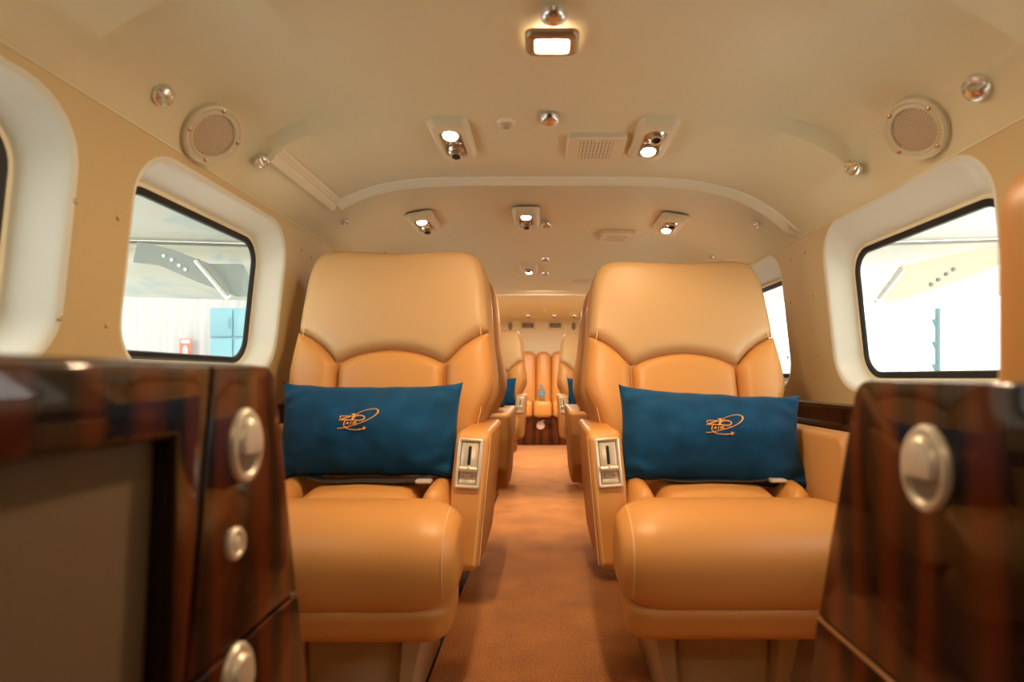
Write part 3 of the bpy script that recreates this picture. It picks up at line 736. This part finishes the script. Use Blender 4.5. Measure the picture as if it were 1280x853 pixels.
def area(name, p, d, sx, sy, e, col):
    li = bpy.data.lights.new(name, 'AREA'); li.shape = 'RECTANGLE'; li.size = sx; li.size_y = sy; li.energy = e; li.color = col
    o = bpy.data.objects.new(name, li); C.objects.link(o); o.matrix_world = frame(p, -Vector(d).normalized()); return o
DOME_W, REAR_W = 6.0, 24.0
area('dome_lamp_light', p + n * .016, n, .055, .039, DOME_W, (1, .70, .42))
area('front_fill_light', Vector((0, -.30, CZ + .53)), (0, .25, -1), .09, .06, 1.5, (1, .72, .45))  # added fill from behind the camera; no lamp is fitted there
area('rear_fill_light', Vector((0, 4.9, CZ + .615)), (0, 0, -1), .12, .08, REAR_W, (1, .88, .72))  # fill added for the rear cabin, without any ceiling fitting
area('aft_fill_light', Vector((0, 3.45, CZ + .50)), (0, .45, -1), .12, .08, 4.0, (1, .82, .60))  # unseen area light added to brighten the far armchairs
# perforated square covers
for px, py, s, lab in ((744, 181, .135, 'square perforated cover beside the near right reading light'), (770, 294, .125, 'square perforated cover behind the arch, between the centre and right reading lights'), (727, 350, .10, 'small flat ivory cover on ceiling above the right armchair edge, far down')):
    p, n = hit_ceiling(px, py); r_ = empty('ceiling_cover', frame(p, n), lab, 'cover', 'square covers in the ceiling')
    mb = MB(); mb.rings([q(s, s, .006, -.004), q(s, s, .006, .010), q(s - .006, s - .006, .005, .013)]); mb.build('plate', M['fitting'], r_, angle=35)
    mb = MB(); mb.rings([q(.0765, .1035 * s / .135, .001, .0128), q(.0765, .1035 * s / .135, .001, .0134)]); mb.build('perforations', M['perf'], r_)
    for sy in (-1, 1):
        mb = MB(X=Matrix.Translation((0, sy * .054 * s / .135, .0132))); mb.lathe([(.004, 0), (.0038, .0015), (.001, .0022)], 14); mb.build('screw', M['trim'], r_)
# round speakers
for px, py, lab in ((260, 162, 'round ceiling speaker with brass screws above the left window'), (1150, 156, 'round ceiling speaker with brass screws above the right window')):
    p, n = hit_ceiling(px, py); n = (n * .75 + Vector((-.30 if p.x > 0 else .30, -.25, -.25))).normalized()
    r_ = empty('ceiling_speaker', frame(p + n * .008, n), lab, 'speaker', 'round cabin speakers')
    r = .0585
    mb = MB(); mb.lathe([(r, -.025), (r, .006), (r * .97, .0105), (r * .90, .013), (r * .82, .0115), (r * .74, .013), (r * .70, .012), (r * .685, .007), (r * .66, .006)], 48); mb.build('rim', M['speaker_rim'], r_, angle=30)
    mb = MB(); mb.lathe([(r * .685, .0065), (r * .68, .0082), (r * .4, .0092), (.001, .0096)], 40); mb.build('grille', M['mesh'], r_)
    for k in range(4):
        a = math.radians(20 + 90 * k); mb = MB(X=Matrix.Translation((r * .84 * math.cos(a), r * .84 * math.sin(a), .0115))); mb.lathe([(.0042, 0), (.004, .002), (.002, .0035), (.0004, .004)], 14); mb.build('screw', M['brass'], r_)
# wall screws
SC = [(95, 252), (148, 273), (75, 398), (133, 407), (377, 313), (389, 322), (365, 363), (388, 372), (358, 434), (988, 325), (1006, 316), (988, 378), (1016, 370), (985, 447), (1022, 444)]
SL_ = ['upper screw head between the two left windows, nearer the near window', 'upper screw head between the two left windows, nearer the second window',
       'lower screw head between the two left windows, nearer the near window', 'lower screw head between the two left windows, nearer the second window',
       'topmost screw head past the second left window, nearer the window', 'topmost screw head past the second left window, nearer the armchair',
       'middle screw head past the second left window, nearer the window', 'middle screw head past the second left window, nearer the armchair', 'lowest screw head past the second left window',
       'topmost screw head past the right window, nearer the armchair', 'topmost screw head past the right window, nearer the window',
       'middle screw head past the right window, nearer the armchair', 'middle screw head past the right window, nearer the window',
       'lowest screw head past the right window, nearer the armchair', 'lowest screw head past the right window, nearer the window']
first = None
for i, (px, py) in enumerate(SC):
    p, n = hit_wall(px, py); X = frame(p, n)
    lab = SL_[i]
    if first is None:
        mb = MB(); mb.lathe([(.0045, -.0005), (.0044, .001), (.003, .0026), (.0005, .003)], 14); first = mb.build('wall_screw', M['wall']); o = first; o.matrix_world = X
    else: o = first.copy(); C.objects.link(o); o.matrix_world = X
    tag(o, lab, 'screw', 'screw heads on the cabin walls')

# rear wall vents and oval plates
for px, lab in ((660, 'left dark rectangular air vent high on the rear wall'), (694, 'right dark rectangular air vent high on the rear wall')):
    p = at(px, 407, Y1 - .004); r_ = empty('rear_vent', frame(p, (0, -1, 0), (0, 0, 1)), lab, 'vent', 'air vents on the rear wall')
    mb = MB(); mb.rings([q(.175, .085, .010, 0), q(.165, .075, .008, .012), q(.125, .050, .004, .012), q(.120, .046, .004, .004)], False, False); mb.build('frame', M['fitting'], r_)
    mb = MB(); mb.box((0, 0, .003), (.122, .047, .004)); mb.build('opening', M['black'], r_)
    for k in (-1, 1):
        mb = MB(); mb.box((0, k * .009, .007), (.10, .005, .003), .001); mb.build('slat', M['satin'], r_)
for px, lab in ((638, 'small oval plate high on the rear wall at left'), (717, 'small oval plate high on the rear wall at right')):
    p = at(px, 408, Y1 - .004); X = frame(p, (0, -1, 0), (0, 0, 1)) @ Matrix.Diagonal((.5, 1, 1, 1))
    mb = MB(); mb.lathe([(.045, 0), (.044, .006), (.030, .009), (.026, .006), (.001, .006)], 28); o = mb.build('oval_plate', M['grey_latch']); o.matrix_world = X
    tag(o, lab, 'plate', 'oval plates on the rear wall')

# ---------------------------------------------------------------- rear bench
bench = empty('rear_bench', (0, 5.9, 0), 'tan leather bench across the rear of the cabin with wood front', 'bench')
UP = Matrix(((1, 0, 0, 0), (0, .12, -.99, .22), (0, .99, .12, .42), (0, 0, 0, 1)))
def bo_(x0, x1, h, n=8):
    r = min(.07, (x1 - x0) * .42); return [(x0, 0), (x1, 0)] + corner((x1 - r, h - r), r, 0, 90, n) + corner((x0 + r, h - r), r, 90, 180, n)
mb = MB(); mb.puff(bo_(-.068, .094, .565), .05, X=UP, back=.05, power=4, ctr=(.013, .28)); mb.build('back_cushion', M['leather'], bench)
for x0, x1 in ((-.56, -.072), (.098, .58)):
    mb = MB(); mb.puff(bo_(x0, x1, .57), .055, X=UP, back=.05, power=4, ctr=((x0 + x1) / 2, .28)); b = mb.build('back_cushion', M['leather'], bench)
    s = -1 if x0 < 0 else 1
    xi = x1 if s < 0 else x0
    mb = MB(); mb.tube(spline([(xi + s * .01, .36, .03), (xi + s * .07, .30, .052), (xi + s * .11, .22, .056), (xi + s * .12, .10, .057)], 6), .003, 6, X=UP); mb.build('stitching', M['thread'], b)
for x0, x1 in ((-.58, -.10), (-.093, .098), (.105, .60)):
    mb = MB(); mb.box(((x0 + x1) / 2, .06, .375), (x1 - x0, .36 if x0 != -.093 else .40, .17), .04, 4); mb.build('seat_cushion', M['leather'], bench)
mb = MB(); mb.box((0, .14, .15), (1.2, .36, .295), .006); fr = mb.build('wood_front', M['wood_rear'], bench)
X = frame((-.018, -.042, .205), (0, -1, 0), (0, 0, 1))
mb = MB(X=X); mb.lathe([(.042, 0), (.042, .004), (.034, .008), (.028, .006), (.012, .010), (.001, .010)], 30); mb.build('latch', M['satin'], fr)
# bottle standing on the centre cushion
bt = empty('water_bottle', (-.008, 5.84, .4605), 'small clear water bottle on the middle cushion of the rear bench', 'bottle')
mb = MB(); mb.lathe([(.030, 0), (.034, .004), (.034, .04), (.031, .05), (.034, .06), (.034, .10), (.026, .125), (.0145, .14), (.0145, .155)], 24); mb.build('body', M['bottle'], bt)
mb = MB(); mb.lathe([(.0345, .055), (.0345, .10)], 24); mb.build('label', M['blabel'], bt)
mb = MB(); mb.lathe([(.016, .148), (.016, .166), (.014, .168)], 20); mb.build('cap', M['cap'], bt)

# ---------------------------------------------------------------- outside the windows
GZ = CZ - 2.1
mb = MB(); mb.add([(-40, -40, GZ), (40, -40, GZ), (40, 40, GZ), (-40, 40, GZ)], [(0, 1, 2, 3)]); struct(mb.build('ground', M['ground'], smooth=False))
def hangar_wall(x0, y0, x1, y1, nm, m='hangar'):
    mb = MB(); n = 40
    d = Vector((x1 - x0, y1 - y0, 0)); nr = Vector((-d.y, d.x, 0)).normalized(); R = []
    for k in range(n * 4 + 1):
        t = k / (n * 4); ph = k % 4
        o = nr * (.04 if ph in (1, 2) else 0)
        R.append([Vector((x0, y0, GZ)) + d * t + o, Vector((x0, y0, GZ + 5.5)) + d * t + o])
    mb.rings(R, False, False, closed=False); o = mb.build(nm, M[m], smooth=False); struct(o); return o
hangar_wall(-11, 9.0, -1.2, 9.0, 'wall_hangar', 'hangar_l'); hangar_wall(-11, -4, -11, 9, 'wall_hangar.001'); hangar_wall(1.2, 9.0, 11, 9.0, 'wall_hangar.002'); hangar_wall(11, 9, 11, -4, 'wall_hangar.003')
for side, nm in ((-1, 'left'), (1, 'right')):
    w = empty('aircraft_wing', (side * 1.0, 1.5, CZ + .72), 'pale aircraft wing seen through the %s cabin window' % nm, 'wing', 'aircraft wings outside the windows')
    prof = spline([(-1.0, .0), (-.85, .10), (-.2, .16), (.7, .08), (1.45, -.01), (1.5, -.02), (1.4, -.03), (.5, -.02), (-.5, -.03), (-.9, -.03)], 4, True)
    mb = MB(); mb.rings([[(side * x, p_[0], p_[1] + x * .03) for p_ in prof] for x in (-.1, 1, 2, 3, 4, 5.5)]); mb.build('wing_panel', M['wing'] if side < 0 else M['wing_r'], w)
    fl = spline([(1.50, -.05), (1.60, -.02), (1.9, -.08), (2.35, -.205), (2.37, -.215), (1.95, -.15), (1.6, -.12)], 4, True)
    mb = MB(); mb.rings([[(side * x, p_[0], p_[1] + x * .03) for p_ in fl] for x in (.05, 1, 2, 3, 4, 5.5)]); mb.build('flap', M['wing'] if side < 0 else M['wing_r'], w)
    # flap hinge arm: a tapered plate with lightening hole
    Ya = 2.35
    if side < 0: pts = [(172, 302), (215, 312), (262, 330), (300, 330), (318, 368), (296, 371), (245, 352), (200, 332), (166, 328)]
    else: pts = [(1262, 300), (1218, 312), (1160, 325), (1130, 332), (1096, 378), (1120, 377), (1165, 362), (1215, 345), (1265, 325)]
    o = [at(px, py, Ya) - w.location for px, py in pts]
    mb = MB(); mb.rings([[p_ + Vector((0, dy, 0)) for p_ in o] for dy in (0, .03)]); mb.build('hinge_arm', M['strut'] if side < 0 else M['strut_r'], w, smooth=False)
    ln = [(246, 326), (285, 372)] if side < 0 else [(1128, 338), (1098, 376)]
    mb = MB(); mb.tube([at(px, py, Ya - .05) - w.location for px, py in ln], .012, 8); mb.build('push_rod', M['chrome'], w)
    bolts = [(205, 320), (215, 325), (224, 332), (232, 337), (284, 367)] if side < 0 else [(1192, 337), (1183, 343), (1173, 350), (1164, 356), (1098, 374)]
    for px, py in bolts:
        mb = MB(X=frame(at(px, py, Ya - .002) - w.location, (0, -1, 0), (0, 0, 1))); mb.lathe([(.008, 0), (.007, .004), (.001, .005)], 12); mb.build('bolt', M['strut'] if side > 0 else M['grey'], w)
# blue lockers
X = at(290, 440, 8.0); lk = empty('blue_locker', (X.x + .19, 8.0, GZ), 'pale blue steel locker outside the left window', 'locker')
h = at(290, 385, 8.0).z - GZ; wd = 1.0
mb = MB(); mb.box((0, .3, h / 2), (wd, .6, h), .01); mb.build('body', M['blue'], lk)
zc = at(290, 422, 8.0).z - GZ
for i in range(3):
    for z0, z1 in ((.05, zc - .012), (zc + .012, h - .03)):
        cx = -wd / 2 + wd / 3 * (i + .5); mb = MB(); mb.box((cx, -.012, (z0 + z1) / 2), (wd / 3 - .02, .02, z1 - z0), .005); d = mb.build('door', M['blue'], lk)
        mb = MB(); mb.box((cx + .12, -.03, (z0 + z1) / 2), (.02, .02, .14), .004); mb.build('handle', M['bluedark'], d)
# fire point sign
X = at(232, 434, 8.9); sg = empty('fire_sign', X, 'small red and white fire extinguisher sign on the hangar wall', 'sign')
mb = MB(); mb.box((0, 0, 0), (.19, .012, .26), .003); mb.build('panel', M['red'], sg)
mb = MB(); mb.box((0, -.008, .085), (.13, .006, .045), .001); mb.build('caption_bar', M['white'], sg)
mb = MB(); mb.slab(spline([(-.03, -.10), (.03, -.10), (.03, -.02), (.012, .0), (.012, .02), (-.012, .02), (-.012, .0), (-.03, -.02)], 3, True), .006, .012, .001, X=Matrix(((1, 0, 0, 0), (0, 0, -1, 0), (0, 1, 0, 0), (0, 0, 0, 1)))); mb.build('extinguisher_symbol', M['white'], sg)
# teal post with brackets and grey pipe frame on the right
X = at(1172, 470, 6.0); po = empty('teal_post', (X.x, 6.0, GZ), 'thin teal post with brackets outside the right window', 'post')
zt = at(1172, 385, 6.0).z - GZ
mb = MB(); mb.box((0, 0, zt / 2), (.036, .05, zt), .006); mb.build('pole', M['teal'], po)
for py in (403, 431, 459):
    z = at(1172, py, 6.0).z - GZ; mb = MB(); mb.rings([[(-.017, y, z + .03), (-.017, y, z - .05), (-.052, y, z + .02), (-.050, y, z + .035)] for y in (-.02, .02)]); mb.build('bracket', M['teal'], po, smooth=False)
X = at(1086, 417, 6.0); pf = empty('pipe_frame', (X.x, 6.0, GZ), 'grey pipe frame at the lower far corner of the right window', 'frame')
z = X.z - GZ; mb = MB(); mb.tube([(-.5, 0, .0), (-.5, 0, z)] + [(-.47, 0, z + .02), (.05, 0, z + .02), (.076, 0, z)] + [(.076, 0, 0)], .012, 8); mb.build('pipe', M['grey'], pf)

# ---------------------------------------------------------------- light, camera
w = bpy.data.worlds.new('sky'); bpy.context.scene.world = w; w.use_nodes = True
bg = w.node_tree.nodes['Background']; bg.inputs[0].default_value = (.98, 1.0, .97, 1); 
_n = w.node_tree.nodes; _l = w.node_tree.links                        # sky strength rises towards the right side
_t = _n.new('ShaderNodeTexCoord'); _s = _n.new('ShaderNodeSeparateXYZ'); _l.new(_t.outputs['Generated'], _s.inputs[0])
_m = _n.new('ShaderNodeMath'); _m.operation = 'MULTIPLY_ADD'; _m.inputs[1].default_value = 2.4; _m.inputs[2].default_value = 5.6
_l.new(_s.outputs['X'], _m.inputs[0]); _l.new(_m.outputs[0], bg.inputs[1])
cam = bpy.data.cameras.new('camera'); co = bpy.data.objects.new('camera', cam); C.objects.link(co)
cam.sensor_width = 36; cam.lens = 36 * F / 1280; cam.shift_x = -(VX - 640) / 1280; cam.shift_y = (VY - 426.5) / 1280
cam.clip_start = .02; cam.clip_end = 200
co.location = (0, 0, CZ); co.rotation_euler = (PI / 2, 0, 0)
cam.dof.use_dof = True; cam.dof.focus_distance = 1.75; cam.dof.aperture_fstop = 2.9
sc_ = bpy.context.scene; sc_.camera = co
sc_.view_settings.view_transform = 'Standard'; sc_.view_settings.look = 'None'; sc_.view_settings.exposure = 0.0; sc_.view_settings.gamma = 1.0
sc_.view_settings.use_curve_mapping = False
sc_.cycles.use_denoising = True; sc_.cycles.max_bounces = 12; sc_.cycles.diffuse_bounces = 4; sc_.cycles.transparent_max_bounces = 12
sc_.cycles.sample_clamp_indirect = 6.0
